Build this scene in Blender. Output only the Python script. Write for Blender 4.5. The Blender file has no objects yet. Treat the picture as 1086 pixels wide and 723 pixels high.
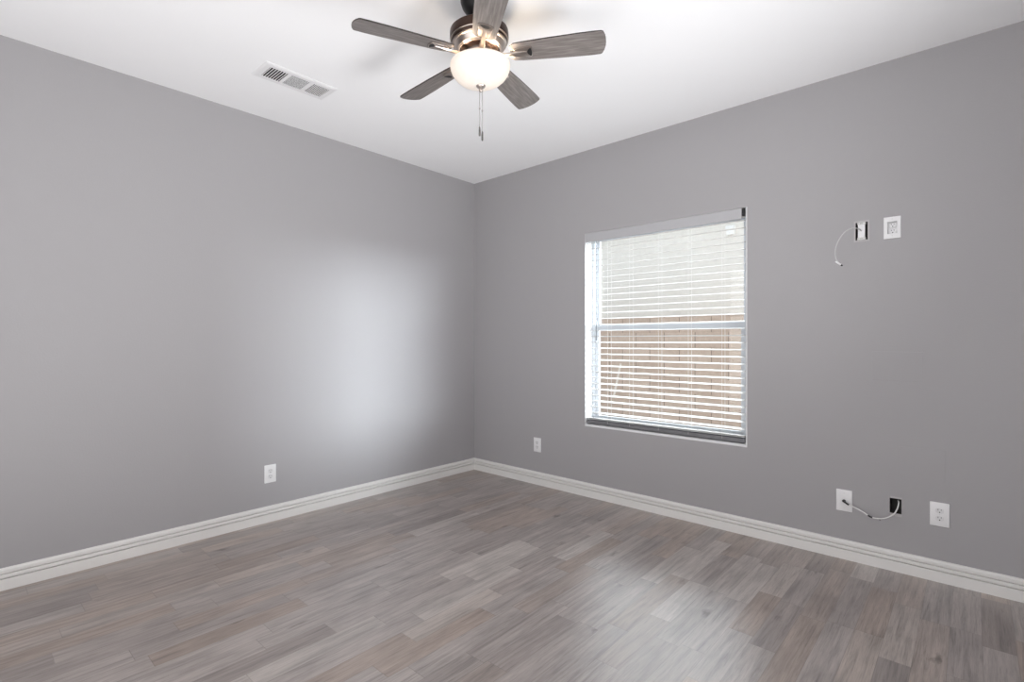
import bpy, bmesh, math, random
from mathutils import Vector, Matrix
random.seed(7)
PI = math.pi
SC = bpy.context.scene
COL = SC.collection

# ------------------------------------------------------------------ camera, world, lights, exposure
H = 2.74                                    # ceiling height
RX, RY = 4.5, -4.4                          # right wall x, rear wall y (corner of the photo at 0,0)
cd = bpy.data.cameras.new('camera'); cam = bpy.data.objects.new('camera', cd); COL.objects.link(cam)
cam.location = (3.564, -3.408, 1.2294)
cam.rotation_euler = (PI/2, 0, math.radians(42.06))
cd.sensor_width = 36; cd.lens = 542/1086*36; cd.clip_start = 0.02; cd.clip_end = 200
SC.camera = cam

vs = SC.view_settings
vs.view_transform = 'Standard'; vs.look = 'None'; vs.gamma = 1; vs.use_curve_mapping = False
vs.exposure = 0.0
SC.cycles.use_denoising = True
SC.cycles.max_bounces = 14; SC.cycles.diffuse_bounces = 8; SC.cycles.transparent_max_bounces = 16
SC.cycles.sample_clamp_indirect = 6

world = bpy.data.worlds.new('sky'); SC.world = world; world.use_nodes = True
wn = world.node_tree.nodes; wl = world.node_tree.links
wn.clear()
wo = wn.new('ShaderNodeOutputWorld'); wb = wn.new('ShaderNodeBackground')
# hazy daylight: a soft blue-white dome, much brighter behind the neighbouring house (the sun's side)
wtc = wn.new('ShaderNodeTexCoord'); wdot = wn.new('ShaderNodeVectorMath'); wdot.operation = 'DOT_PRODUCT'
wdot.inputs[1].default_value = Vector((-0.42, 0.80, 0.56)).normalized()
wl.new(wtc.outputs['Generated'], wdot.inputs[0])
wmx = wn.new('ShaderNodeMath'); wmx.operation = 'MAXIMUM'; wmx.inputs[1].default_value = 0.0; wl.new(wdot.outputs['Value'], wmx.inputs[0])
wpw = wn.new('ShaderNodeMath'); wpw.operation = 'POWER'; wpw.inputs[1].default_value = 12.0; wl.new(wmx.outputs[0], wpw.inputs[0])
wma = wn.new('ShaderNodeMath'); wma.operation = 'MULTIPLY_ADD'; wma.inputs[1].default_value = 15.0; wma.inputs[2].default_value = 1.3; wl.new(wpw.outputs[0], wma.inputs[0])
wb.inputs[0].default_value = (0.93, 0.965, 1.0, 1); wl.new(wma.outputs[0], wb.inputs[1])
wl.new(wb.outputs[0], wo.inputs[0])

def area(name, loc, rot, sx, sy, energy, color=(1, 1, 1), spread=PI):
    l = bpy.data.lights.new(name, 'AREA'); l.shape = 'RECTANGLE'; l.size = sx; l.size_y = sy
    l.energy = energy; l.color = color; l.spread = spread
    o = bpy.data.objects.new(name, l); COL.objects.link(o); o.location = loc; o.rotation_euler = rot
    return o
# added fill lamps at the solid rear and right walls, out of view
area('rear_fill', (2.5, RY+0.02, 1.25), (math.radians(90), 0, 0), 3.4, 2.2, 48, (1.0, 0.985, 0.975))
# added, unseen lamp low at the back of the room, throwing light up onto the ceiling
area('floor_upfill', (3.1, -3.7, 0.03), (math.radians(180), 0, 0), 2.6, 1.2, 46, (0.985, 0.985, 1.0))
area('side_fill', (RX-0.02, -1.7, 1.15), Vector((-1, 0.08, 0.62)).to_track_quat('-Z', 'Y').to_euler(), 1.0, 2.0, 38, (0.985, 0.99, 1.0), 1.7)  # added lamp on the solid right wall, lifting the far ceiling corner
# hazy low sun along the side passage: a broad soft glow through the window onto the left wall
sl = bpy.data.lights.new('hazy_sun', 'SUN'); sl.energy = 31.0; sl.angle = math.radians(42); sl.color = (0.94, 0.97, 1.0)
so = bpy.data.objects.new('hazy_sun', sl); COL.objects.link(so); so.location = (8, 4, 4)
so.rotation_euler = Vector((-1.9, -0.86, -0.17)).to_track_quat('-Z', 'Y').to_euler()

# ------------------------------------------------------------------ node helpers and materials
class NT:
    def __init__(s, m):
        s.t = m.node_tree; s.n = s.t.nodes; s.l = s.t.links
    def add(s, typ, **kw):
        n = s.n.new(typ)
        for k, v in kw.items(): setattr(n, k, v)
        return n
    def put(s, sock, v):
        if hasattr(v, 'is_linked') or isinstance(v, bpy.types.NodeSocket): s.l.new(v, sock)
        else: sock.default_value = v
    def m(s, op, a, b=None, c=None, clamp=False):
        n = s.n.new('ShaderNodeMath'); n.operation = op; n.use_clamp = clamp
        s.put(n.inputs[0], a)
        if b is not None: s.put(n.inputs[1], b)
        if c is not None: s.put(n.inputs[2], c)
        return n.outputs[0]
    def comb(s, x, y, z=0.0):
        n = s.n.new('ShaderNodeCombineXYZ')
        for i, v in enumerate((x, y, z)): s.put(n.inputs[i], v)
        return n.outputs[0]
    def noise(s, vec, scale=1.0, detail=2.0, rough=0.5, dist=0.0):
        n = s.n.new('ShaderNodeTexNoise'); s.put(n.inputs['Vector'], vec)
        n.inputs['Scale'].default_value = scale; n.inputs['Detail'].default_value = detail
        n.inputs['Roughness'].default_value = rough; n.inputs['Distortion'].default_value = dist
        return n.outputs[0]
    def ramp(s, f, stops):
        n = s.n.new('ShaderNodeValToRGB'); s.put(n.inputs[0], f); cr = n.color_ramp
        while len(cr.elements) < len(stops): cr.elements.new(0.5)
        for e, (p, c) in zip(cr.elements, stops):
            e.position = p; e.color = (c[0], c[1], c[2], 1) if not isinstance(c, (int, float)) else (c, c, c, 1)
        return n.outputs[0]
    def mix(s, f, a, b, mode='MIX'):
        n = s.n.new('ShaderNodeMix'); n.data_type = 'RGBA'; n.blend_type = mode
        s.put(n.inputs[0], f)
        for sock, v in ((n.inputs[6], a), (n.inputs[7], b)):
            s.put(sock, v if not isinstance(v, tuple) else (v[0], v[1], v[2], 1))
        return n.outputs[2]

def newmat(name):
    m = bpy.data.materials.new(name); m.use_nodes = True
    return m, NT(m), m.node_tree.nodes['Principled BSDF']

def mat(name, color, rough=0.5, metal=0.0, spec=0.5, var=0.05, scale=9.0, bump=0.0, bscale=90.0):
    m, t, b = newmat(name)
    tc = t.add('ShaderNodeTexCoord').outputs['Object']
    f = t.noise(tc, scale, 3)
    c0 = tuple(v*(1-var) for v in color); c1 = tuple(min(1, v*(1+var)) for v in color)
    t.l.new(t.mix(f, c0, c1), b.inputs['Base Color'])
    b.inputs['Roughness'].default_value = rough; b.inputs['Metallic'].default_value = metal
    b.inputs['Specular IOR Level'].default_value = spec
    if bump:
        bn = t.add('ShaderNodeBump'); bn.inputs['Strength'].default_value = bump; bn.inputs['Distance'].default_value = 0.002
        t.l.new(t.noise(tc, bscale, 3, 0.6), bn.inputs['Height']); t.l.new(bn.outputs[0], b.inputs['Normal'])
    return m

WALL_C = (0.378, 0.370, 0.380)
M = {}
M['wall'] = mat('grey_wall_paint', WALL_C, 0.62, spec=0.35, var=0.012, scale=2.0, bump=0.25, bscale=120)
M['ceiling'] = mat('white_ceiling_paint', (0.91, 0.915, 0.925), 0.8, spec=0.2, var=0.01, scale=2.0, bump=0.2, bscale=110)
M['trim'] = mat('white_trim_paint', (0.78, 0.77, 0.755), 0.35, var=0.015, scale=3)
M['reveal'] = mat('white_reveal_paint', (0.72, 0.725, 0.735), 0.5, var=0.015, scale=3)
M['vinyl'] = mat('white_window_vinyl', (0.62, 0.65, 0.69), 0.35, var=0.01)
M['slat'] = mat('white_blind_slat', (0.68, 0.68, 0.675), 0.24, spec=0.8, var=0.015, scale=4)
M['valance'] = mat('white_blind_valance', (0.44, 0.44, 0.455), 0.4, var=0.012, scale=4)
M['rail'] = mat('dark_grey_blind_rail', (0.17, 0.17, 0.18), 0.45, var=0.08, scale=20)
M['cord'] = mat('white_blind_cord', (0.80, 0.80, 0.80), 0.7)
M['wand'] = mat('grey_tilt_wand', (0.20, 0.22, 0.25), 0.25)
M['plate'] = mat('white_plate_plastic', (0.80, 0.80, 0.81), 0.32, var=0.01)
M['device'] = mat('white_receptacle_plastic', (0.72, 0.72, 0.73), 0.3, var=0.01)
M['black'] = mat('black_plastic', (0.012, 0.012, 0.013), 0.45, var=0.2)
M['boxgrey'] = mat('black_box_plastic', (0.02, 0.018, 0.017), 0.6, var=0.2)
M['tabgrey'] = mat('grey_box_flange', (0.46, 0.45, 0.45), 0.5, var=0.03)
M['cable'] = mat('white_cable_jacket', (0.74, 0.74, 0.73), 0.4, var=0.02)
M['cablegrey'] = mat('grey_cable_jacket', (0.55, 0.55, 0.55), 0.4, var=0.02)
M['steel'] = mat('steel_screw', (0.45, 0.45, 0.44), 0.35, metal=1.0)
M['vent'] = mat('white_vent_metal', (0.80, 0.80, 0.81), 0.45, var=0.01)
M['ventdark'] = mat('duct_shade', (0.012, 0.012, 0.012), 0.8, var=0.1)
M['nickel'] = mat('brushed_nickel', (0.50, 0.44, 0.40), 0.34, metal=1.0, var=0.08, scale=30)
M['bronze'] = mat('dark_bronze_metal', (0.05, 0.030, 0.023), 0.32, metal=0.85, var=0.1, scale=20)
M['canopy'] = mat('black_canopy_metal', (0.006, 0.0055, 0.0055), 0.4, spec=0.25, var=0.1)
M['blade_edge'] = mat('dark_blade_edge', (0.035, 0.028, 0.025), 0.5, var=0.1)
M['chain'] = mat('pull_chain_metal', (0.42, 0.40, 0.38), 0.35, metal=0.8)
M['fob'] = mat('dark_chain_fob', (0.10, 0.095, 0.09), 0.4)
M['stucco'] = mat('cream_stucco', (0.78, 0.75, 0.71), 0.9, spec=0.1, var=0.10, scale=14, bump=0.8, bscale=25)
M['gravel'] = mat('tan_gravel', (0.58, 0.53, 0.48), 0.9, spec=0.1, var=0.35, scale=40, bump=1.0, bscale=30)
M['fixture'] = mat('white_outdoor_fixture', (0.88, 0.88, 0.88), 0.4)

def floor_mat():
    m, t, b = newmat('grey_brown_wood_laminate')
    tc = t.add('ShaderNodeTexCoord').outputs['Object']
    s = t.add('ShaderNodeSeparateXYZ'); t.l.new(tc, s.inputs[0])
    X, Y = s.outputs[0], s.outputs[1]
    W = 0.101
    u = t.m('DIVIDE', t.m('SUBTRACT', X, 0.057), W)
    row = t.m('FLOOR', u); fx = t.m('FRACT', u)
    wn1 = t.add('ShaderNodeTexWhiteNoise', noise_dimensions='2D'); t.l.new(t.comb(row, 3.7), wn1.inputs['Vector'])
    r1 = wn1.outputs['Value']
    wn2 = t.add('ShaderNodeTexWhiteNoise', noise_dimensions='2D'); t.l.new(t.comb(row, 11.3), wn2.inputs['Vector'])
    L = t.m('MULTIPLY_ADD', wn2.outputs['Value'], 0.24, 0.42)
    v = t.m('ADD', t.m('DIVIDE', Y, L), t.m('MULTIPLY', r1, 17.0))
    pid = t.m('FLOOR', v); fy = t.m('FRACT', v)
    wn3 = t.add('ShaderNodeTexWhiteNoise', noise_dimensions='2D'); t.l.new(t.comb(row, pid), wn3.inputs['Vector'])
    r3 = wn3.outputs['Value']
    wn4 = t.add('ShaderNodeTexWhiteNoise', noise_dimensions='2D'); t.l.new(t.comb(pid, t.m('ADD', row, 41.0)), wn4.inputs['Vector'])
    r4 = wn4.outputs['Value']
    # grain runs along the planks
    ox = t.m('MULTIPLY', r3, 31.0); oy = t.m('MULTIPLY', r4, 57.0)
    g1 = t.noise(t.comb(t.m('MULTIPLY_ADD', X, 48.0, ox), t.m('MULTIPLY_ADD', Y, 2.4, oy), ox), 1.0, 6, 0.66, 0.55)
    g2 = t.noise(t.comb(t.m('MULTIPLY_ADD', X, 260.0, ox), t.m('MULTIPLY_ADD', Y, 12.0, oy), oy), 1.0, 4, 0.65, 0.2)
    g3 = t.noise(t.comb(t.m('MULTIPLY_ADD', X, 7.0, oy), t.m('MULTIPLY_ADD', Y, 3.5, ox), oy), 1.0, 2, 0.5, 0.5)
    base = t.ramp(r3, [(0.0, (0.255, 0.222, 0.208)), (0.2, (0.312, 0.274, 0.258)), (0.88, (0.352, 0.314, 0.296)), (0.93, (0.405, 0.366, 0.342)), (1.0, (0.440, 0.400, 0.375))])
    warm = t.mix(t.ramp(r4, [(0.55, 0.0), (0.85, 0.6)]), base, (0.33, 0.258, 0.212))
    c = t.mix(0.75, warm, t.ramp(g1, [(0.28, 0.48), (0.47, 0.98), (0.74, 1.40)]), 'MULTIPLY')
    c = t.mix(0.5, c, t.ramp(g2, [(0.28, 0.45), (0.46, 1.0), (0.75, 1.30)]), 'MULTIPLY')
    c = t.mix(0.6, c, t.ramp(g3, [(0.25, 0.7), (0.5, 1.0), (0.75, 1.2)]), 'MULTIPLY')
    # knots and cracks
    vo = t.add('ShaderNodeTexVoronoi'); vo.inputs['Scale'].default_value = 1.0
    wob = t.noise(t.comb(t.m('MULTIPLY', X, 22.0), t.m('MULTIPLY', Y, 9.0), 0.0), 1.0, 3, 0.6)
    t.l.new(t.comb(t.m('MULTIPLY_ADD', X, 9.0, t.m('MULTIPLY', wob, 0.9)), t.m('MULTIPLY_ADD', Y, 3.0, ox), 0.0), vo.inputs['Vector'])
    kn = t.ramp(vo.outputs['Distance'], [(0.03, 1.0), (0.17, 0.0)])
    sc = t.add('ShaderNodeSeparateColor'); t.l.new(vo.outputs['Color'], sc.inputs[0])
    kn = t.m('MULTIPLY', kn, t.m('GREATER_THAN', sc.outputs[0], 0.5))
    c = t.mix(t.m('MULTIPLY', kn, 0.75), c, (0.085, 0.068, 0.058))
    # joints
    jx = t.m('MULTIPLY', t.m('MAXIMUM', t.m('LESS_THAN', fx, 0.012), t.m('GREATER_THAN', fx, 0.988)), 0.30)
    jy = t.m('MULTIPLY', t.m('LESS_THAN', fy, 0.005), 0.35)
    c = t.mix(t.m('MAXIMUM', jx, jy), c, (0.10, 0.085, 0.075))
    t.l.new(c, b.inputs['Base Color'])
    t.l.new(t.m('MULTIPLY_ADD', g1, 0.08, 0.27), b.inputs['Roughness'])
    b.inputs['Specular IOR Level'].default_value = 0.95
    bn = t.add('ShaderNodeBump'); bn.inputs['Strength'].default_value = 0.18; bn.inputs['Distance'].default_value = 0.0012
    t.l.new(g2, bn.inputs['Height']); t.l.new(bn.outputs[0], b.inputs['Normal'])
    return m
M['floor'] = floor_mat()

def blade_mat():
    m, t, b = newmat('weathered_grey_wood_blade')
    tc = t.add('ShaderNodeTexCoord').outputs['Object']
    s = t.add('ShaderNodeSeparateXYZ'); t.l.new(tc, s.inputs[0])
    g = t.noise(t.comb(t.m('MULTIPLY', s.outputs[0], 9.0), t.m('MULTIPLY', s.outputs[1], 120.0), 0.0), 1.0, 4, 0.6, 0.4)
    g2 = t.noise(t.comb(t.m('MULTIPLY', s.outputs[0], 4.0), t.m('MULTIPLY', s.outputs[1], 22.0), 5.0), 1.0, 3, 0.6, 0.6)
    c = t.ramp(g, [(0.25, (0.10, 0.085, 0.078)), (0.55, (0.19, 0.170, 0.160)), (0.8, (0.31, 0.283, 0.268))])
    c = t.mix(0.5, c, t.ramp(g2, [(0.3, 0.65), (0.6, 1.15)]), 'MULTIPLY')
    t.l.new(c, b.inputs['Base Color'])
    b.inputs['Roughness'].default_value = 0.36; b.inputs['Specular IOR Level'].default_value = 0.6
    return m
M['blade'] = blade_mat()

def block_mat():
    m, t, b = newmat('tan_concrete_block')
    tc = t.add('ShaderNodeTexCoord').outputs['Object']
    s = t.add('ShaderNodeSeparateXYZ'); t.l.new(tc, s.inputs[0])
    X, Z = s.outputs[0], s.outputs[2]
    r = t.m('DIVIDE', t.m('SUBTRACT', Z, 0.127), 0.203)
    row = t.m('FLOOR', r); fz = t.m('FRACT', r)
    par = t.m('FLOORED_MODULO', row, 2.0)
    q = t.m('DIVIDE', t.m('ADD', t.m('SUBTRACT', X, 0.41), t.m('MULTIPLY', par, 0.0)), 0.43)
    q = t.m('ADD', q, t.m('MULTIPLY', t.m('SUBTRACT', 1.0, par), 0.5))
    fx = t.m('FRACT', q); bid = t.m('FLOOR', q)
    wn = t.add('ShaderNodeTexWhiteNoise', noise_dimensions='2D'); t.l.new(t.comb(row, bid), wn.inputs['Vector'])
    n = t.noise(tc, 18.0, 5, 0.65)
    c = t.ramp(wn.outputs['Value'], [(0.0, (0.43, 0.335, 0.275)), (1.0, (0.49, 0.39, 0.325))])
    c = t.mix(0.6, c, t.ramp(n, [(0.3, 0.8), (0.7, 1.15)]), 'MULTIPLY')
    jv = t.m('LESS_THAN', fx, 0.028); jh = t.m('LESS_THAN', fz, 0.05)
    c = t.mix(t.m('MULTIPLY', jh, 0.25), c, (0.30, 0.23, 0.19))
    c = t.mix(t.m('MULTIPLY', jv, 0.7), c, (0.16, 0.12, 0.10))
    # pale slanting streak across the blocks
    dx = t.m('ABSOLUTE', t.m('SUBTRACT', t.m('ADD', X, t.m('MULTIPLY', n, 0.03)), t.m('MULTIPLY_ADD', Z, 0.236, -0.456)))
    st = t.m('MULTIPLY', t.m('LESS_THAN', dx, 0.017), t.m('MULTIPLY', t.m('GREATER_THAN', Z, 0.40), t.m('LESS_THAN', Z, 0.90)))
    c = t.mix(t.m('MULTIPLY', st, 0.6), c, (0.78, 0.74, 0.70))
    t.l.new(c, b.inputs['Base Color']); b.inputs['Roughness'].default_value = 0.9; b.inputs['Specular IOR Level'].default_value = 0.1
    return m
M['block'] = block_mat()

def glass_mat():
    m = bpy.data.materials.new('clear_window_glass'); m.use_nodes = True; t = NT(m); t.n.clear()
    o = t.add('ShaderNodeOutputMaterial'); mx = t.add('ShaderNodeMixShader')
    tr = t.add('ShaderNodeBsdfTransparent'); gl = t.add('ShaderNodeBsdfGlossy'); fr = t.add('ShaderNodeFresnel')
    tr.inputs[0].default_value = (0.94, 0.965, 0.97, 1); gl.inputs['Roughness'].default_value = 0.02
    ge = t.add('ShaderNodeNewGeometry'); t.l.new(t.m('MULTIPLY_ADD', ge.outputs['Backfacing'], 1/1.45-1.45, 1.45), fr.inputs[0])
    t.l.new(fr.outputs[0], mx.inputs[0]); t.l.new(tr.outputs[0], mx.inputs[1]); t.l.new(gl.outputs[0], mx.inputs[2])
    t.l.new(mx.outputs[0], o.inputs[0]); return m
M['glass'] = glass_mat()

def bowl_mat():
    m = bpy.data.materials.new('frosted_lamp_glass'); m.use_nodes = True; t = NT(m); t.n.clear()
    o = t.add('ShaderNodeOutputMaterial')
    d = t.add('ShaderNodeBsdfDiffuse'); tl = t.add('ShaderNodeBsdfTranslucent'); gl = t.add('ShaderNodeBsdfGlossy'); em = t.add('ShaderNodeEmission')
    tc = t.add('ShaderNodeTexCoord').outputs['Object']
    col = t.ramp(t.noise(tc, 14.0, 4, 0.6, 1.0), [(0.3, (0.90, 0.82, 0.74)), (0.7, (0.95, 0.90, 0.83))])
    t.l.new(col, d.inputs[0]); tl.inputs[0].default_value = (0.24, 0.205, 0.165, 1)
    t.l.new(col, em.inputs[0]); em.inputs[1].default_value = 0.21
    gl.inputs['Roughness'].default_value = 0.25
    m1 = t.add('ShaderNodeMixShader'); m1.inputs[0].default_value = 0.25
    t.l.new(d.outputs[0], m1.inputs[1]); t.l.new(tl.outputs[0], m1.inputs[2])
    m2 = t.add('ShaderNodeMixShader'); m2.inputs[0].default_value = 0.05
    t.l.new(m1.outputs[0], m2.inputs[1]); t.l.new(gl.outputs[0], m2.inputs[2])
    ad = t.add('ShaderNodeAddShader'); t.l.new(m2.outputs[0], ad.inputs[0]); t.l.new(em.outputs[0], ad.inputs[1])
    t.l.new(ad.outputs[0], o.inputs[0]); return m
M['bowl'] = bowl_mat()

def bulb_mat():
    m = bpy.data.materials.new('lit_bulb'); m.use_nodes = True; t = NT(m); t.n.clear()
    o = t.add('ShaderNodeOutputMaterial'); em = t.add('ShaderNodeEmission')
    em.inputs[0].default_value = (1.0, 0.80, 0.58, 1); em.inputs[1].default_value = 6.0
    t.l.new(em.outputs[0], o.inputs[0]); return m
M['bulb'] = bulb_mat()

# ------------------------------------------------------------------ mesh helpers
def obj(name, bm, m, parent=None, smooth=False, loc=None, rot=None):
    bmesh.ops.recalc_face_normals(bm, faces=bm.faces[:])
    me = bpy.data.meshes.new(name); bm.to_mesh(me); bm.free()
    for x in (m if isinstance(m, (list, tuple)) else [m]): me.materials.append(x)
    if smooth:
        for p in me.polygons: p.use_smooth = True
        if smooth != 'all': me.set_sharp_from_angle(angle=math.radians(smooth if smooth is not True else 35))
    o = bpy.data.objects.new(name, me); COL.objects.link(o)
    if parent: o.parent = parent
    if loc: o.location = loc
    if rot: o.rotation_euler = rot
    return o

def thing(name, label, cat, loc=(0, 0, 0), rot=(0, 0, 0), group=None):
    o = bpy.data.objects.new(name, None); COL.objects.link(o)
    o.location = loc; o.rotation_euler = rot; o.empty_display_size = 0.05
    o['label'] = label; o['category'] = cat
    if group: o['group'] = group
    return o

def tag(o, label, cat, group=None):
    o['label'] = label; o['category'] = cat
    if group: o['group'] = group
    return o

def struct(o): o['kind'] = 'structure'; return o

def add_box(bm, lo, hi, bev=0.0, seg=2, mi=0):
    lo, hi = Vector(lo), Vector(hi)
    vs_ = [bm.verts.new((x, y, z)) for x in (lo.x, hi.x) for y in (lo.y, hi.y) for z in (lo.z, hi.z)]
    fs = [bm.faces.new([vs_[i] for i in q]) for q in ((0, 1, 3, 2), (4, 6, 7, 5), (0, 4, 5, 1), (2, 3, 7, 6), (0, 2, 6, 4), (1, 5, 7, 3))]
    for f in fs: f.material_index = mi
    if bev:
        es = list({e for f in fs for e in f.edges})
        r = bmesh.ops.bevel(bm, geom=es, offset=bev, segments=seg, affect='EDGES', profile=0.5)
        for f in r['faces']: f.material_index = mi
    return vs_

def box(lo, hi, bev=0.0, seg=2):
    bm = bmesh.new(); add_box(bm, lo, hi, bev, seg); return bm

def add_lathe(bm, prof, n=48, center=(0, 0, 0)):
    c = Vector(center); rings = []
    for r, z in prof:
        if r < 1e-6: rings.append([bm.verts.new(c+Vector((0, 0, z)))])
        else: rings.append([bm.verts.new(c+Vector((r*math.cos(2*PI*k/n), r*math.sin(2*PI*k/n), z))) for k in range(n)])
    for a, b in zip(rings, rings[1:]):
        for k in range(n):
            k2 = (k+1) % n
            if len(a) == 1 and len(b) == 1: continue
            if len(a) == 1: bm.faces.new((a[0], b[k], b[k2]))
            elif len(b) == 1: bm.faces.new((a[k], b[0], a[k2]))
            else: bm.faces.new((a[k], b[k], b[k2], a[k2]))

def lathe(prof, n=48, center=(0, 0, 0)):
    bm = bmesh.new(); add_lathe(bm, prof, n, center); return bm

def add_tube(bm, pts, r, n=10, cap=True):
    pts = [Vector(p) for p in pts]; rings = []
    prev = None
    for i, p in enumerate(pts):
        t = (pts[min(i+1, len(pts)-1)]-pts[max(i-1, 0)]).normalized()
        if prev is None:
            a = Vector((0, 0, 1)) if abs(t.z) < 0.9 else Vector((1, 0, 0))
            u = t.cross(a).normalized()
        else: u = (prev-t*prev.dot(t)).normalized()
        prev = u; w = t.cross(u)
        rr = r[i] if isinstance(r, (list, tuple)) else r
        rings.append([bm.verts.new(p+(u*math.cos(2*PI*k/n)+w*math.sin(2*PI*k/n))*rr) for k in range(n)])
    for a, b in zip(rings, rings[1:]):
        for k in range(n): bm.faces.new((a[k], a[(k+1) % n], b[(k+1) % n], b[k]))
    if cap: bm.faces.new(rings[0][::-1]); bm.faces.new(rings[-1])

def tube(pts, r, n=10):
    bm = bmesh.new(); add_tube(bm, pts, r, n); return bm

def spline(pts, k=8):
    pts = [Vector(p) for p in pts]; out = []
    P = [pts[0]*2-pts[1]]+pts+[pts[-1]*2-pts[-2]]
    for i in range(1, len(P)-2):
        p0, p1, p2, p3 = P[i-1:i+3]
        for j in range(k):
            t = j/k
            out.append(0.5*((2*p1)+(p2-p0)*t+(2*p0-5*p1+4*p2-p3)*t*t+(3*p1-p0-3*p2+p3)*t**3))
    out.append(pts[-1]); return out

def prism(poly, z0, z1, bev=0.0):
    """poly of (x, y) extruded z0..z1"""
    bm = bmesh.new()
    a = [bm.verts.new((x, y, z0)) for x, y in poly]; b = [bm.verts.new((x, y, z1)) for x, y in poly]
    bm.faces.new(a[::-1]); top = bm.faces.new(b)
    for i in range(len(poly)):
        j = (i+1) % len(poly); bm.faces.new((a[i], a[j], b[j], b[i]))
    if bev:
        es = [e for e in bm.edges if abs(e.verts[0].co.z-e.verts[1].co.z) < 1e-7]
        bmesh.ops.bevel(bm, geom=es, offset=bev, segments=2, affect='EDGES', profile=0.5)
    return bm

def sweep(prof, path):
    """extrude a list of (out, z) profile points along points with per-point outward direction: path = [(pos, out_dir)]"""
    bm = bmesh.new(); rings = []
    for p, d in path:
        rings.append([bm.verts.new(Vector(p)+Vector(d)*o+Vector((0, 0, z))) for o, z in prof])
    n = len(prof)
    for a, b in zip(rings, rings[1:]):
        for k in range(n): bm.faces.new((a[k], a[(k+1) % n], b[(k+1) % n], b[k]))
    bm.faces.new(rings[0][::-1]); bm.faces.new(rings[-1])
    return bm

def grid_wall(xs, zs, holes, y0, y1):
    """a wall slab in the xz plane between y0 and y1 with rectangular holes, one clean mesh"""
    bm = bmesh.new()
    xs = sorted(set(xs+[v for h in holes for v in h[:2]])); zs = sorted(set(zs+[v for h in holes for v in h[2:]]))
    V = {}
    def v(x, y, z):
        k = (round(x, 5), round(y, 5), round(z, 5))
        if k not in V: V[k] = bm.verts.new((x, y, z))
        return V[k]
    def solid(i, j):
        if i < 0 or j < 0 or i >= len(xs)-1 or j >= len(zs)-1: return False
        cx, cz = (xs[i]+xs[i+1])/2, (zs[j]+zs[j+1])/2
        return not any(h[0] < cx < h[1] and h[2] < cz < h[3] for h in holes)
    for i in range(len(xs)-1):
        for j in range(len(zs)-1):
            if not solid(i, j): continue
            a, b, c, d = xs[i], xs[i+1], zs[j], zs[j+1]
            for y in (y0, y1): bm.faces.new((v(a, y, c), v(b, y, c), v(b, y, d), v(a, y, d)))
            if not solid(i-1, j): bm.faces.new((v(a, y0, c), v(a, y1, c), v(a, y1, d), v(a, y0, d)))
            if not solid(i+1, j): bm.faces.new((v(b, y0, c), v(b, y1, c), v(b, y1, d), v(b, y0, d)))
            if not solid(i, j-1): bm.faces.new((v(a, y0, c), v(a, y1, c), v(b, y1, c), v(b, y0, c)))
            if not solid(i, j+1): bm.faces.new((v(a, y0, d), v(a, y1, d), v(b, y1, d), v(b, y0, d)))
    return bm

# ------------------------------------------------------------------ the room shell
WX0, WX1, WZ0, WZ1 = 1.276, 2.486, 0.570, 2.080           # clear window opening
BR = 0.014                                                 # rounded white return edge
BRS = (0.30, 0.95, 1.15, 0.15)                             # left, right, bottom, top
HOLES = [(WX0-BR*BRS[0], WX1+BR*BRS[1], WZ0-BR*BRS[2], WZ1+BR*BRS[3]),
         (3.230, 3.281, 0.307, 0.386),                     # open low box
         (3.076, 3.132, 1.790, 1.888),                     # open upper box
         (3.219, 3.264, 1.805, 1.870)]                     # recessed receptacle
TW = 0.16
struct(obj('floor', box((-0.15, RY-0.15, -0.1), (RX+0.15, TW, 0)), M['floor']))
struct(obj('ceiling', box((-0.15, RY-0.15, H), (RX+0.15, TW, H+0.12)), M['ceiling']))
struct(obj('wall_left', box((-0.15, RY-0.15, 0), (0, TW, H)), M['wall']))
wb_ = struct(obj('wall_back', grid_wall([0, RX], [0, H], HOLES, 0, TW), M['wall']))
struct(obj('wall_right', box((RX, RY, 0), (RX+0.15, TW, H)), M['wall']))
struct(obj('wall_rear', box((0, RY-0.15, 0), (RX, RY, H)), M['wall']))

BP = [(0, 0), (0.0180, 0), (0.0180, 0.0535), (0.0175, 0.0545), (0.0035, 0.0548), (0.0035, 0.0596), (0.0165, 0.0600), (0.0175, 0.063),
      (0.0175, 0.0755), (0.0165, 0.0772), (0.0030, 0.0775), (0.0030, 0.0824), (0.0140, 0.0828), (0.0145, 0.087), (0.0140, 0.098),
      (0.0100, 0.104), (0.0040, 0.107), (0, 0.107)]
def baseboard(name, path): return struct(obj(name, sweep(BP, path), M['trim']))
JY = -2.345                                                # scarf joint seen on the left wall
baseboard('baseboard_left', [((0, RY, 0), (1, 0, 0)), ((0, JY-0.0006, 0), (1, 0, 0))])
baseboard('baseboard_left_far', [((0, JY+0.0006, 0), (1, 0, 0)), ((0, 0, 0), (1, -1, 0))])
baseboard('baseboard_back', [((0, 0, 0), (1, -1, 0)), ((RX, 0, 0), (-1, -1, 0))])
baseboard('baseboard_right', [((RX, 0, 0), (-1, -1, 0)), ((RX, RY, 0), (-1, 1, 0))])
baseboard('baseboard_rear', [((RX, RY, 0), (-1, 1, 0)), ((0, RY, 0), (1, 1, 0))])

# faint repaired drywall patches on the back wall (same paint)
def patch(x0, x1, z0, z1): obj('drywall_patch', box((x0, -0.0012, z0), (x1, 0.002, z1), 0.001), M['wall'], wb_)
patch(3.272, 3.46, 0.508, 0.668); patch(3.152, 3.374, 1.016, 1.172)

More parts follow.
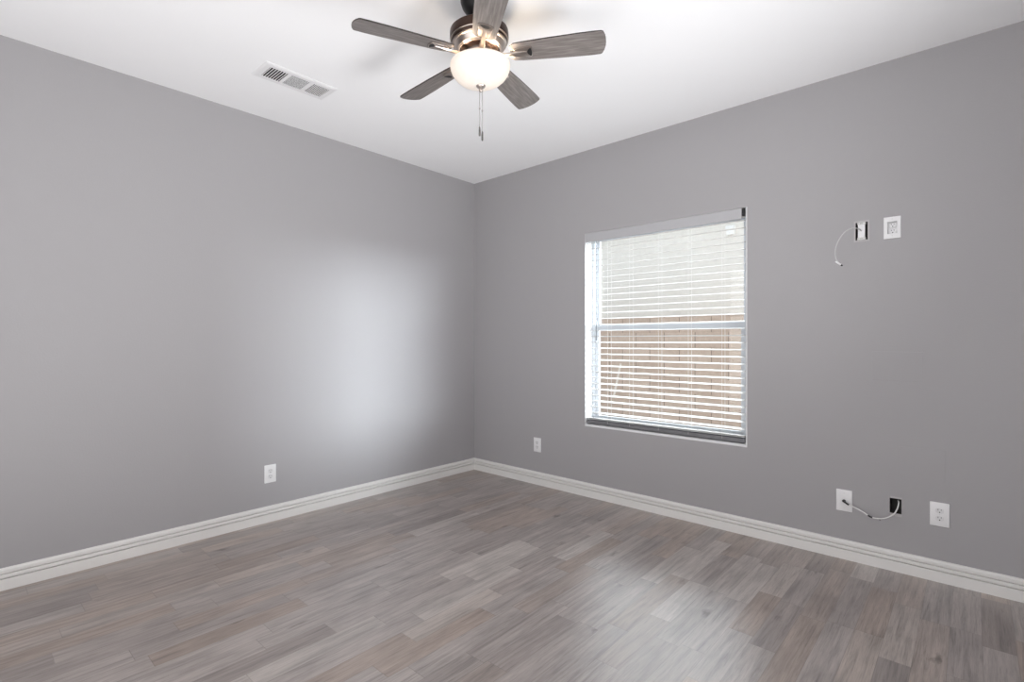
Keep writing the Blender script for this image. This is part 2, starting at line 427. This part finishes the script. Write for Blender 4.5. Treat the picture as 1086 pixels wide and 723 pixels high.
# ------------------------------------------------------------------ window
def ring_sweep(prof, x0, x1, z0, z1):
    """sweep a profile of (inset, y) round a rectangle in xz; inset > 0 grows outwards of the opening"""
    bm = bmesh.new(); rings = []
    for sx, sz, cx, cz in ((-1, -1, x0, z0), (1, -1, x1, z0), (1, 1, x1, z1), (-1, 1, x0, z1)):
        kx = BRS[0] if sx < 0 else BRS[1]; kz = BRS[2] if sz < 0 else BRS[3]
        rings.append([bm.verts.new((cx+sx*o*kx, y, cz+sz*o*kz)) for o, y in prof])
    n = len(prof)
    for i in range(4):
        a, b = rings[i], rings[(i+1) % 4]
        for k in range(n-1): bm.faces.new((a[k], a[k+1], b[k+1], b[k]))
    return bm
win = struct(bpy.data.objects.new('window_1', None)); COL.objects.link(win); win.location = ((WX0+WX1)/2, 0.1, WZ0)
wloc = Vector(win.location)
def wpart(name, bm, m, parent=win, smooth=False):
    bmesh.ops.translate(bm, verts=bm.verts[:], vec=-wloc)
    return obj(name, bm, m, parent, smooth)
rp = [(BR, 0.002), (BR, -0.0004)] + [(BR*(1-math.sin(a)), BR*(1-math.cos(a))-0.0004) for a in [PI/2*k/6 for k in range(1, 7)]] + [(0, 0.10)]
wpart('window_return', ring_sweep(rp, WX0, WX1, WZ0, WZ1), M['reveal'], smooth=30)
def frame_bm(x0, x1, z0, z1, w, y0, y1, bev=0.003, wb=None, wt=None):
    wb = w if wb is None else wb; wt = w if wt is None else wt
    bm = bmesh.new()
    add_box(bm, (x0, y0, z0), (x0+w, y1, z1), bev); add_box(bm, (x1-w, y0, z0), (x1, y1, z1), bev)
    add_box(bm, (x0+w-0.001, y0+0.0005, z0), (x1-w+0.001, y1-0.0005, z0+wb), bev); add_box(bm, (x0+w-0.001, y0+0.0005, z1-wt), (x1-w+0.001, y1-0.0005, z1), bev)
    return bm
wpart('window_frame', frame_bm(WX0, WX1, WZ0, WZ1, 0.028, 0.095, 0.158), M['vinyl'])
fi = 0.028; MR0, MR1 = 1.316, 1.362
ls = wpart('lower_sash', frame_bm(WX0+fi, WX1-fi, WZ0+fi, MR1-0.006, 0.030, 0.103, 0.128, wb=0.036, wt=0.040), M['vinyl'])
us = wpart('upper_sash', frame_bm(WX0+fi, WX1-fi, MR0+0.004, WZ1-fi, 0.022, 0.131, 0.154, wb=0.044, wt=0.024), M['vinyl'])
gp = wpart('glass_pane', box((WX0+fi+0.026, 0.114, WZ0+fi+0.03), (WX1-fi-0.026, 0.118, MR1-0.044)), M['glass'], win)
gp = wpart('glass_pane', box((WX0+fi+0.018, 0.141, MR0+0.042), (WX1-fi-0.018, 0.145, WZ1-fi-0.02)), M['glass'], win)

# ------------------------------------------------------------------ outside the window
struct(obj('ground_outside', box((-40, 0.2, -0.35), (70, 60, -0.18)), M['gravel']))
bw = obj('block_wall', box((-6, 0.0, -0.18), (3.4, 0.15, 1.56), 0.004), M['block'], loc=(0, 3.2, 0))
tag(bw, 'low tan concrete block wall outside, seen through the lower half of the window', 'wall')
nh = thing('neighbor_house', 'cream stucco house wall rising behind the tan block wall outside the window', 'house', (0, 5.0, 0))
obj('stucco_wall', box((-8, 0.0, -0.18), (4.2, 0.25, 3.30), 0.01), M['stucco'], nh)
obj('eave', box((-8.1, -0.15, 3.30), (4.3, 0.5, 3.44), 0.01), M['fixture'], nh)
ub = thing('utility_box', 'small white box fixed high on the stucco house wall outside the window', 'utility box', (0.705, 4.998, 2.99))
obj('housing', box((-0.058, -0.09, -0.075), (0.058, 0.0, 0.06), 0.012), M['fixture'], ub)
obj('cover', box((-0.068, -0.10, 0.01), (0.068, -0.002, 0.07), 0.01), M['fixture'], ub)

# ------------------------------------------------------------------ venetian blind
bl = thing('window_blind', 'white horizontal slat blind with a dark grey bottom rail hanging in the window', 'blind', ((WX0+WX1)/2, 0.04, WZ1))
bx0, bx1 = WX0+0.006, WX1-0.008
bloc = Vector(bl.location)
def bpart(name, bm, m, smooth=False, parent=bl):
    bmesh.ops.translate(bm, verts=bm.verts[:], vec=-bloc)
    return obj(name, bm, m, parent, smooth)
bpart('head_rail', box((bx0+0.004, 0.016, WZ1-0.050), (bx1-0.004, 0.066, WZ1-0.002), 0.003), M['slat'])
v_ = bmesh.new()
add_box(v_, (WX0+0.001, -0.004, WZ1-0.071), (bx1-0.012, 0.006, WZ1-0.001), 0.003)
bpart('valance', v_, M['valance'])
bpart('valance_gap_shade', box((bx1-0.0115, -0.002, WZ1-0.052), (bx1+0.004, 0.015, WZ1-0.003), 0.001), M['black'])  # black block painting the shade in the gap beside the valance
SP, SW, TILT = 0.0463, 0.050, math.radians(6.5)
sb = bmesh.new(); zc = 1.170; z_list = []
k0 = math.ceil((WZ0+0.062-zc)/SP); k1 = math.floor((WZ1-0.075-zc)/SP)
zs_ = [zc+k*SP for k in range(k0, k1+1)]+[WZ0+0.043, WZ0+0.050]
for z in zs_:
    stk = z < WZ0+0.06
    a = TILT if not stk else 0.0
    n = 6; top = []; bot = []
    for i in range(n+1):
        s_ = i/n-0.5
        y = 0.040+SW*s_*math.cos(a); dz = SW*s_*math.sin(a)+0.0016*(1-4*s_*s_)+(SW*0.5*math.sin(a))
        top.append((y, z+dz+0.0014)); bot.append((y, z+dz-0.0014))
    prof = top+bot[::-1]
    A = [sb.verts.new((bx0, y, zz)) for y, zz in prof]; B = [sb.verts.new((bx1, y, zz)) for y, zz in prof]
    m_ = len(prof)
    for q in range(m_): sb.faces.new((A[q], A[(q+1) % m_], B[(q+1) % m_], B[q]))
    sb.faces.new(A[::-1]); sb.faces.new(B)
bpart('slats', sb, M['slat'], 40)
rb_ = bpart('bottom_rail', box((bx0, 0.014, WZ0+0.006), (bx1, 0.066, WZ0+0.034), 0.004), M['rail'])
for xl in (1.471, 1.660, 1.890, 2.110, 2.338):
    lb = bmesh.new()
    for yy in (0.0125, 0.0675):
        add_tube(lb, [(xl, yy, WZ0+0.02), (xl, yy, WZ1-0.045)], 0.0007, 6)
    for z in zs_[:-2]:
        add_tube(lb, [(xl, 0.0125, z-0.0005), (xl, 0.0675, z+SW*math.sin(TILT)-0.0005)], 0.0005, 4)
    bpart('ladder_cord', lb, M['cord'])
wd = bmesh.new()
add_tube(wd, [(1.372, 0.0075, 1.232), (1.372, 0.0075, 1.26), (1.372, 0.0075, 1.98)], [0.0052, 0.0042, 0.0042], 8)
add_tube(wd, [(1.372, 0.0075, 1.98), (1.372, 0.012, 2.01), (1.372, 0.03, 2.035)], 0.0022, 6)
bpart('tilt_wand', wd, M['wand'], 40)

# ------------------------------------------------------------------ electrical plates (built facing -Y, origin on the wall)
def plate_bm(w, h, t=0.006): return box((-w/2, -t, -h/2), (w/2, 0.0, h/2), 0.003, 3)
def slot_parts(par, z, y, s=1.0):
    b = bmesh.new()
    for dx, hh in ((-0.0062, 0.0075), (0.0062, 0.0062)):
        add_box(b, ((dx-0.0011)*s, y-0.0004, z+0.002*s-hh*s/2+0.003*s), ((dx+0.0011)*s, y+0.001, z+0.002*s+hh*s/2+0.003*s))
    n = 10; vv = [(0.0028*s*math.cos(2*PI*k/n), z-0.0075*s+0.0028*s*math.sin(2*PI*k/n)) for k in range(n)]
    A = [b.verts.new((x, y-0.0004, q)) for x, q in vv]; B = [b.verts.new((x, y+0.001, q)) for x, q in vv]
    b.faces.new(A)
    for k in range(n): b.faces.new((A[k], A[(k+1) % n], B[(k+1) % n], B[k]))
    obj('slot', b, M['black'], par)
def rec_face(w, h, y0, y1):
    pts = []
    for k in range(33):
        a = 2*PI*k/32
        x = max(-w/2, min(w/2, 0.55*h*1.25*math.cos(a))); z = h/2*math.sin(a)
        if k < 32: pts.append((x, z))
    b = bmesh.new()
    A = [b.verts.new((x, y0, z)) for x, z in pts]; B = [b.verts.new((x, y1, z)) for x, z in pts]
    b.faces.new(A); b.faces.new(B[::-1])
    for k in range(32): b.faces.new((A[k], A[(k+1) % 32], B[(k+1) % 32], B[k]))
    return b
def screw(par, x, z, y):
    b = bmesh.new(); add_lathe(b, [(0, 0.0012), (0.002, 0.0010), (0.0032, 0.0)], 12)
    bmesh.ops.rotate(b, verts=b.verts[:], cent=(0, 0, 0), matrix=Matrix.Rotation(PI/2, 3, 'X'))
    bmesh.ops.translate(b, verts=b.verts[:], vec=(x, y, z)); obj('screw', b, M['device'], par, 40)
def duplex(label, loc, rz=0.0, w=0.078, h=0.122):
    t = thing('electrical_outlet', label, 'outlet', loc, (0, 0, rz), 'duplex outlets low on the walls')
    obj('cover_plate', plate_bm(w, h), M['plate'], t, 40)
    for z in (0.0195, -0.0195):
        b = rec_face(0.034, 0.028, -0.0075, -0.004); bmesh.ops.translate(b, verts=b.verts[:], vec=(0, 0, z))
        r = obj('receptacle', b, M['device'], t); slot_parts(r, z, -0.0076)
    screw(t, 0, 0, -0.006)
    return t
duplex('white duplex outlet low on the left wall, alone above the baseboard', (0, -1.924, 0.325), PI/2)
duplex('white duplex outlet low on the window wall near the room corner', (0.785, 0, 0.338))
duplex('white duplex outlet low on the window wall, right of the open black box', (3.437, 0, 0.3425))

cp = thing('cable_plate', 'white blank wall plate with a black cable plug, left of the open black box', 'wall plate', (3.0225, 0, 0.328))
obj('cover_plate', plate_bm(0.077, 0.121), M['plate'], cp, 40)
for z in (0.042, -0.042): screw(cp, 0, z, -0.006)
b = lathe([(0, 0), (0.0075, 0), (0.0085, 0.003), (0.0085, 0.009), (0.006, 0.010), (0.0, 0.010)], 16)
bmesh.ops.rotate(b, verts=b.verts[:], cent=(0, 0, 0), matrix=Matrix.Rotation(PI/2, 3, 'X'))
bmesh.ops.translate(b, verts=b.verts[:], vec=(0, -0.0055, -0.001)); cj = obj('coax_jack', b, M['black'], cp, 40); cj['label'] = 'round black jack'

ob = thing('junction_box', 'open black low-voltage box cut into the wall near the floor', 'junction box', (3.2555, 0, 0.3465))
def open_box(par, w, h, d, m, wall=0.002):
    b = bmesh.new()
    add_box(b, (-w/2, d-wall, -h/2), (w/2, d, h/2))
    add_box(b, (-w/2, 0.0, -h/2), (-w/2+wall, d-wall, h/2)); add_box(b, (w/2-wall, 0.0, -h/2), (w/2, d-wall, h/2))
    add_box(b, (-w/2+wall, 0.0, -h/2), (w/2-wall, d-wall, -h/2+wall)); add_box(b, (-w/2+wall, 0.0, h/2-wall), (w/2-wall, d-wall, h/2))
    return obj('box_body', b, m, par)
open_box(ob, 0.0508, 0.0788, 0.07, M['boxgrey'])
for z, hh in ((0.0445, 0.009), (-0.0475, 0.015)):
    tb = bmesh.new(); add_box(tb, (-0.022, -0.0015, z-hh/2), (0.027, 0.0, z+hh/2), 0.0006)
    add_box(tb, (-0.003, -0.004, z-0.003), (0.003, -0.0015, z+0.003), 0.001)
    obj('mounting_tab', tb, M['tabgrey'], ob)

ux = thing('junction_box', 'open upper wall box without a cover, holding a white device with a loose cable', 'junction box', (3.104, 0, 1.839))
open_box(ux, 0.0558, 0.0978, 0.06, M['boxgrey'])
fl = bmesh.new()
for (a, c, d, e) in ((-0.036, -0.0285, -0.058, 0.058), (0.0285, 0.036, -0.058, 0.058), (-0.0285, 0.0285, 0.050, 0.058), (-0.0285, 0.0285, -0.058, -0.050)):
    add_box(fl, (a, -0.0012, d), (c, 0.0, e))
obj('flange', fl, M['tabgrey'], ux)
dv = bmesh.new()
add_box(dv, (-0.0165, -0.006, -0.036), (0.0165, 0.012, 0.036), 0.002)
obj('device_body', dv, M['plate'], ux)
for z in (0.042, -0.042): obj('device_strap', box((-0.020, -0.004, z-0.007), (0.020, -0.002, z+0.007), 0.0006), M['steel'], ux)
for x in (-0.011, 0.011):
    for z in (0.043, -0.043): screw(ux, x, z, -0.0042)

rc = thing('recessed_outlet', 'white recessed outlet high on the window wall, beside the uncovered upper box', 'outlet', (3.2415, 0, 1.8385))
rf = grid_wall([-0.037, 0.037], [-0.058, 0.058], [(-0.0215, 0.0215, -0.032, 0.032)], -0.006, -0.0002)
obj('cover_plate', rf, M['plate'], rc)
open_box(rc, 0.0445, 0.0645, 0.022, M['device'], 0.0012)
for z in (0.0165, -0.0165):
    b = rec_face(0.030, 0.027, 0.016, 0.022); bmesh.ops.translate(b, verts=b.verts[:], vec=(0.002, 0, z))
    r = obj('receptacle', b, M['plate'], rc); slot_parts(r, z, 0.0159, 0.95)
for z in (0.045, -0.045): screw(rc, 0, z, -0.006)

# loose cables
UP = [(3.1049, 0.0, 1.8393), (3.0981, -0.03, 1.8459), (3.0842, -0.07, 1.8476), (3.0693, -0.09, 1.8455), (3.04, -0.115, 1.8215), (3.0139, -0.13, 1.7742), (3.0028, -0.14, 1.7257), (3.0054, -0.14, 1.6825), (3.02, -0.135, 1.6516)]
END = [(3.02, -0.135, 1.6516), (3.0319, -0.13, 1.6417)]
c1 = thing('cable', 'grey cable curling out of the uncovered upper box and hanging with a white connector', 'cable', UP[0])
def lp(pts, o): return [Vector(p)-Vector(o) for p in pts]
s1 = spline(UP, 8)
obj('cable_jacket', tube(lp(s1, UP[0]), 0.0030, 8), M['cablegrey'], c1, 'all')
dirv = (Vector(END[1])-Vector(END[0])).normalized()
cc = obj('connector', tube(lp([Vector(END[0])-dirv*0.022, Vector(END[0])-dirv*0.018, Vector(END[0])+dirv*0.010], UP[0]), [0.0035, 0.0046, 0.0046], 10), M['plate'], c1, 40); cc['label'] = 'white connector'
cc = obj('connector_tip', tube(lp([Vector(END[0])+dirv*0.010, Vector(END[0])+dirv*0.020], UP[0]), 0.0042, 10), M['black'], c1, 40); cc['label'] = 'black tip'
LO = [(3.0226, -0.0155, 0.3259), (3.0354, -0.024, 0.3198), (3.0502, -0.03, 0.3149), (3.0818, -0.035, 0.3056), (3.1176, -0.04, 0.292), (3.1506, -0.045, 0.2755), (3.1865, -0.045, 0.2742), (3.2227, -0.045, 0.2871), (3.2522, -0.04, 0.3127), (3.2665, -0.03, 0.3429), (3.27, -0.010, 0.3684), (3.2655, 0.020, 0.3722), (3.262, 0.05, 0.365)]
c2 = thing('cable', 'white cable drooping from the blank wall plate into the open black box', 'cable', LO[0])
s2 = lp(spline(LO, 8), LO[0])
obj('cable_jacket', tube(s2, 0.0033, 8), M['cable'], c2, 'all')
cc = obj('plug', tube(s2[:17], [0.006]*5+[0.0048]*12, 10), M['black'], c2, 40); cc['label'] = 'black plug'
cc = obj('tape_band', tube(s2[37:43], 0.0043, 10), M['black'], c2, 40); cc['label'] = 'black band'
tg = bmesh.new(); p_ = s2[49]
add_tube(tg, [p_+Vector((0, 0, -0.002)), p_+Vector((0.002, 0, -0.010))], 0.0022, 6); obj('cable_clip', tg, M['fob'], c2)

# ------------------------------------------------------------------ ceiling register
VX0, VX1, VY0, VY1 = 0.535, 0.735, -2.250, -1.832
vt = thing('ceiling_vent', 'white rectangular ceiling vent with three louvred sections', 'vent', ((VX0+VX1)/2, (VY0+VY1)/2, H))
vx, vy = (VX1-VX0)/2, (VY1-VY0)/2
secs = [(-0.172, -0.072), (-0.053, 0.053), (0.075, 0.175)]
hx = 0.065
vb = bmesh.new()
ys = sorted([-vy, vy]+[v for s in secs for v in s]); FZ = -0.0075
def vq(bm, pts): bm.faces.new([bm.verts.new(p) for p in pts])
# face plate cells
fr = grid_wall([-vx+0.012, vx-0.012], [-vy+0.012, vy-0.012], [(-hx, hx, a, b_) for a, b_ in secs], FZ, FZ+0.003)
for v in fr.verts: v.co = Vector((v.co.x, v.co.z, v.co.y))
# sloped rim to the ceiling
ri = [(-vx+0.012, -vy+0.012), (vx-0.012, -vy+0.012), (vx-0.012, vy-0.012), (-vx+0.012, vy-0.012)]
ro = [(-vx, -vy), (vx, -vy), (vx, vy), (-vx, vy)]
for k in range(4):
    j = (k+1) % 4
    vq(fr, [(ri[k][0], ri[k][1], FZ), (ri[j][0], ri[j][1], FZ), (ro[j][0], ro[j][1], -0.003), (ro[k][0], ro[k][1], -0.003)])
    vq(fr, [(ro[k][0], ro[k][1], -0.003), (ro[j][0], ro[j][1], -0.003), (ro[j][0], ro[j][1], -0.0002), (ro[k][0], ro[k][1], -0.0002)])
bmesh.ops.remove_doubles(fr, verts=fr.verts[:], dist=1e-5)
obj('frame', fr, M['vent'], vt)
obj('backing', box((-vx+0.014, -vy+0.014, -0.0014), (vx-0.014, vy-0.014, -0.0002)), M['ventdark'], vt)  # near-black sheet standing in for the unlit duct; the ceiling is closed
def louvers(a, b, along_x, n, tilt, wd_=0.010):
    bm = bmesh.new()
    for k in range(n):
        f = (k+0.5)/n
        if along_x:
            c = Vector((0, a+(b-a)*f, -0.0044)); d = Vector((0, math.cos(tilt), math.sin(tilt)))*wd_/2; e = Vector((hx-0.0005, 0, 0))
        else:
            c = Vector((-hx+2*hx*f, (a+b)/2, -0.0044)); d = Vector((math.cos(tilt), 0, math.sin(tilt)))*wd_/2; e = Vector((0, (b-a)/2-0.0005, 0))
        nn = e.normalized().cross(d.normalized())*0.0005
        P = [c+si*e+sj*d+sk*nn for si in (-1, 1) for sj in (-1, 1) for sk in (-1, 1)]
        V = [bm.verts.new(p) for p in P]
        for q in ((0, 1, 3, 2), (4, 6, 7, 5), (0, 4, 5, 1), (2, 3, 7, 6), (0, 2, 6, 4), (1, 5, 7, 3)): bm.faces.new([V[i] for i in q])
    return bm
obj('louvers', louvers(*secs[0], True, 7, math.radians(19), 0.0068), M['vent'], vt)
obj('louvers', louvers(*secs[1], False, 12, math.radians(40), 0.0025), M['vent'], vt)
obj('louvers', louvers(*secs[2], True, 10, math.radians(-40), 0.0040), M['vent'], vt)
for y in (-vy+0.022, vy-0.022):
    b = lathe([(0, -0.0012), (0.003, -0.001), (0.004, 0)], 12, (0, y, FZ)); obj('screw', b, M['vent'], vt)

# ------------------------------------------------------------------ ceiling fan
TX, TY = -0.0212, -0.0222
FC = Vector((1.9626, -1.8426, 2.4767)); nrm = Vector((TX, TY, 1)); MP = FC+nrm*(H-FC.z)
fan = thing('ceiling_fan', 'five blade ceiling fan with grey wood blades and a lit frosted bowl light', 'ceiling fan', MP, (-TY, TX, 0))
BZ = FC.z-H                                               # blade plane below the mount
obj('canopy', lathe([(0, -0.004), (0.076, -0.004), (0.078, -0.008), (0.077, -0.032), (0.070, -0.055), (0.055, -0.078), (0.036, -0.096), (0.024, -0.103), (0, -0.103)], 48), M['canopy'], fan, 40)
obj('downrod', lathe([(0, -0.100), (0.0125, -0.100), (0.0125, -0.162), (0, -0.162)], 24), M['canopy'], fan, 40)
mh = obj('motor_housing', lathe([(0, -0.148), (0.03, -0.149), (0.10, -0.152), (0.120, -0.156), (0.127, -0.162), (0.128, -0.170), (0.128, -0.192), (0.125, -0.198),
    (0.1215, -0.199), (0.1215, -0.203), (0.123, -0.206), (0.120, -0.213), (0.112, -0.217)], 64), M['bronze'], fan, 40); mh['label'] = 'dark bronze upper motor housing'
obj('trim_ring', lathe([(0.1215, -0.1985), (0.1262, -0.1990), (0.1268, -0.2005), (0.1255, -0.2022), (0.1215, -0.2025)], 64), M['nickel'], fan, 40)
obj('housing_band', lathe([(0.1185, -0.2115), (0.1195, -0.2145), (0.1150, -0.2185), (0.1120, -0.219), (0.1105, -0.2195), (0.108, -0.224), (0.1005, -0.237), (0.096, -0.2405), (0.093, -0.241), (0.0925, -0.244), (0.088, -0.2455)], 64), M['nickel'], fan, 40)
obj('flywheel', lathe([(0.091, -0.243), (0.085, -0.247), (0.080, -0.248), (0.066, -0.250), (0, -0.250)], 64), M['bronze'], fan, 40)
obj('switch_housing', lathe([(0, -0.247), (0.058, -0.247), (0.062, -0.251), (0.062, -0.262), (0.056, -0.268), (0.048, -0.284), (0.052, -0.290), (0.066, -0.296), (0.068, -0.301), (0.0, -0.301)], 48), M['nickel'], fan, 40)
# blades and irons
def blade_outline():
    R0, R1 = 0.135, 0.5256
    pts = [(R0, -0.034), (R0+0.014, -0.047), (R0+0.05, -0.051), (0.30, -0.0575), (0.42, -0.0625), (0.49, -0.0638), (R1-0.004, -0.0635)]
    tip = [(R1+0.004, -0.0595), (R1+0.012, -0.040), (R1+0.0165, -0.020), (R1+0.018, 0.0)]
    half = pts+tip
    return half+[(x, -y) for x, y in half[::-1][1:]]
def iron_bm():
    b = prism([(0.150, -0.020), (0.165, -0.0245), (0.222, -0.031), (0.226, -0.028), (0.2305, -0.014), (0.232, 0), (0.2305, 0.014), (0.226, 0.028), (0.222, 0.031), (0.165, 0.0245), (0.150, 0.020)], -0.0085, -0.0035, 0.0012)
    return b
def stem_bm():
    b = bmesh.new(); n = 9; rings = []
    for i in range(n):
        f = i/(n-1); x = 0.060+f*(0.205-0.060)
        hw = 0.0115+0.004*max(0, 1-f*2.2)-0.004*f; z = -0.0085-0.0045*math.sin(min(1, f*1.15)*PI)**0.7 if f < 0.87 else -0.0085
        th = 0.006*(1-f*0.6)
        rings.append([b.verts.new((x, -hw, z+th)), b.verts.new((x, -hw*0.7, z-0.002)), b.verts.new((x, hw*0.7, z-0.002)), b.verts.new((x, hw, z+th))])
    for r, q in zip(rings, rings[1:]):
        for k in range(4): b.faces.new((r[k], r[(k+1) % 4], q[(k+1) % 4], q[k]))
    b.faces.new(rings[0][::-1]); b.faces.new(rings[-1]); return b
def crescent():
    n = 12; o = []; i_ = []
    for k in range(n+1):
        y = -0.0240+0.048*k/n; o.append((0.2285-0.0040*(y/0.0215)**2, y)); i_.append((0.2080+0.0135*(abs(y)/0.0215)**2, y))
    return prism(o+i_[::-1][1:-1], -0.0092, -0.0080)
blade0 = iron0 = None
PITCH = -0.2107
for k in range(5):
    ang = math.radians(249.99-72*k)
    q = Matrix.Rotation(ang, 3, 'Z') @ Matrix.Rotation(PITCH, 3, 'X')
    rot = q.to_euler()
    bb = prism(blade_outline(), -0.003, 0.003, 0.0012)
    for f in bb.faces: f.material_index = 0
    bo = obj('blade', bb, [M['blade'], M['blade_edge']], fan, loc=(0, 0, BZ), rot=rot)
    for p in bo.data.polygons:
        if p.normal.z > -0.5: p.material_index = 1
    io = obj('blade_iron', iron_bm(), M['nickel'], fan, 40, loc=(0, 0, BZ), rot=rot)
    so_ = obj('arm', stem_bm(), M['nickel'], io, 40)
    cr_ = obj('cutout', crescent(), M['black'], io)
    for x in (0.196,):
        obj('screw', lathe([(0, -0.0105), (0.003, -0.0100), (0.0042, -0.0085)], 12, (x, 0.0, 0)), M['blade_edge'], io, 40)
# bowl light
bowl_p = [(0.128, -0.302), (0.1305, -0.304), (0.1312, -0.312), (0.1290, -0.326), (0.1225, -0.342), (0.111, -0.358), (0.094, -0.373), (0.072, -0.3845), (0.046, -0.392), (0.018, -0.3955), (0.0, -0.396)]
inner = [(r-0.003 if r > 0.003 else 0.0, z+0.003) for r, z in bowl_p[1:]][::-1]
bs = obj('bowl_shade', lathe([bowl_p[-1]]+bowl_p[::-1][1:]+[(0.126, -0.302)]+inner[::-1][1:], 64), M['bowl'], fan, 'all'); bs['label'] = 'lit frosted glass bowl'
fn = obj('finial', lathe([(0, -0.393), (0.019, -0.394), (0.0205, -0.397), (0.018, -0.402), (0.011, -0.406), (0.008, -0.409), (0.0095, -0.412), (0.009, -0.417), (0.006, -0.421), (0, -0.422)], 32), M['nickel'], fan, 40)
ra = math.radians(42.06)
rt = Vector((math.cos(ra), math.sin(ra), 0)); fw = Vector((-math.sin(ra), math.cos(ra), 0))
for sgn, watt in ((1, 3.4), (-1, 0.9)):
    p = rt*0.060*sgn-fw*0.02+Vector((0, 0, -0.337))
    so_ = obj('bulb_socket', tube([p*0.25+Vector((0, 0, -0.225)), p+Vector((0, 0, 0.022))], 0.012, 12), M['nickel'], fan, 40)
    b = bmesh.new(); bmesh.ops.create_uvsphere(b, u_segments=16, v_segments=12, radius=0.019); bmesh.ops.translate(b, verts=b.verts[:], vec=p)
    obj('bulb', b, M['bulb'], fan, 'all')
    l = bpy.data.lights.new('bulb_glow', 'POINT'); l.energy = watt; l.color = (1.0, 0.82, 0.62); l.shadow_soft_size = 0.022
    lo_ = bpy.data.objects.new('bulb_glow', l); COL.objects.link(lo_); lo_.parent = fan
    lo_.location = p+rt*0.030*sgn+Vector((0, 0, 0.0))
# pull chains (hang plumb: undo the fan's slight tilt)
iw = (Matrix.Rotation(TX, 3, 'Y') @ Matrix.Rotation(-TY, 3, 'X'))
from mathutils import Euler
iw = Euler((-TY, TX, 0)).to_matrix().inverted()
dn = iw @ Vector((0, 0, -1))
for off, ln in ((-0.006, 0.165), (0.006, 0.186)):
    p0 = rt*off+Vector((0, 0, -0.412)); b = bmesh.new()
    add_tube(b, [p0, p0+dn*ln], 0.0013, 6)
    for f in (0.5,):
        c = p0+dn*(ln*0.47); add_tube(b, [c, c+dn*0.003, c+dn*0.008, c+dn*0.011], [0.0012, 0.003, 0.003, 0.0012], 8)
    pc = obj('pull_chain', b, M['chain'], fan, 40)
    f0 = p0+dn*ln
    obj('chain_fob', tube([f0-dn*0.004, f0, f0+dn*0.012, f0+dn*0.034, f0+dn*0.038], [0.0018, 0.0034, 0.0042, 0.0040, 0.0025], 12), M['fob'], pc, 40)
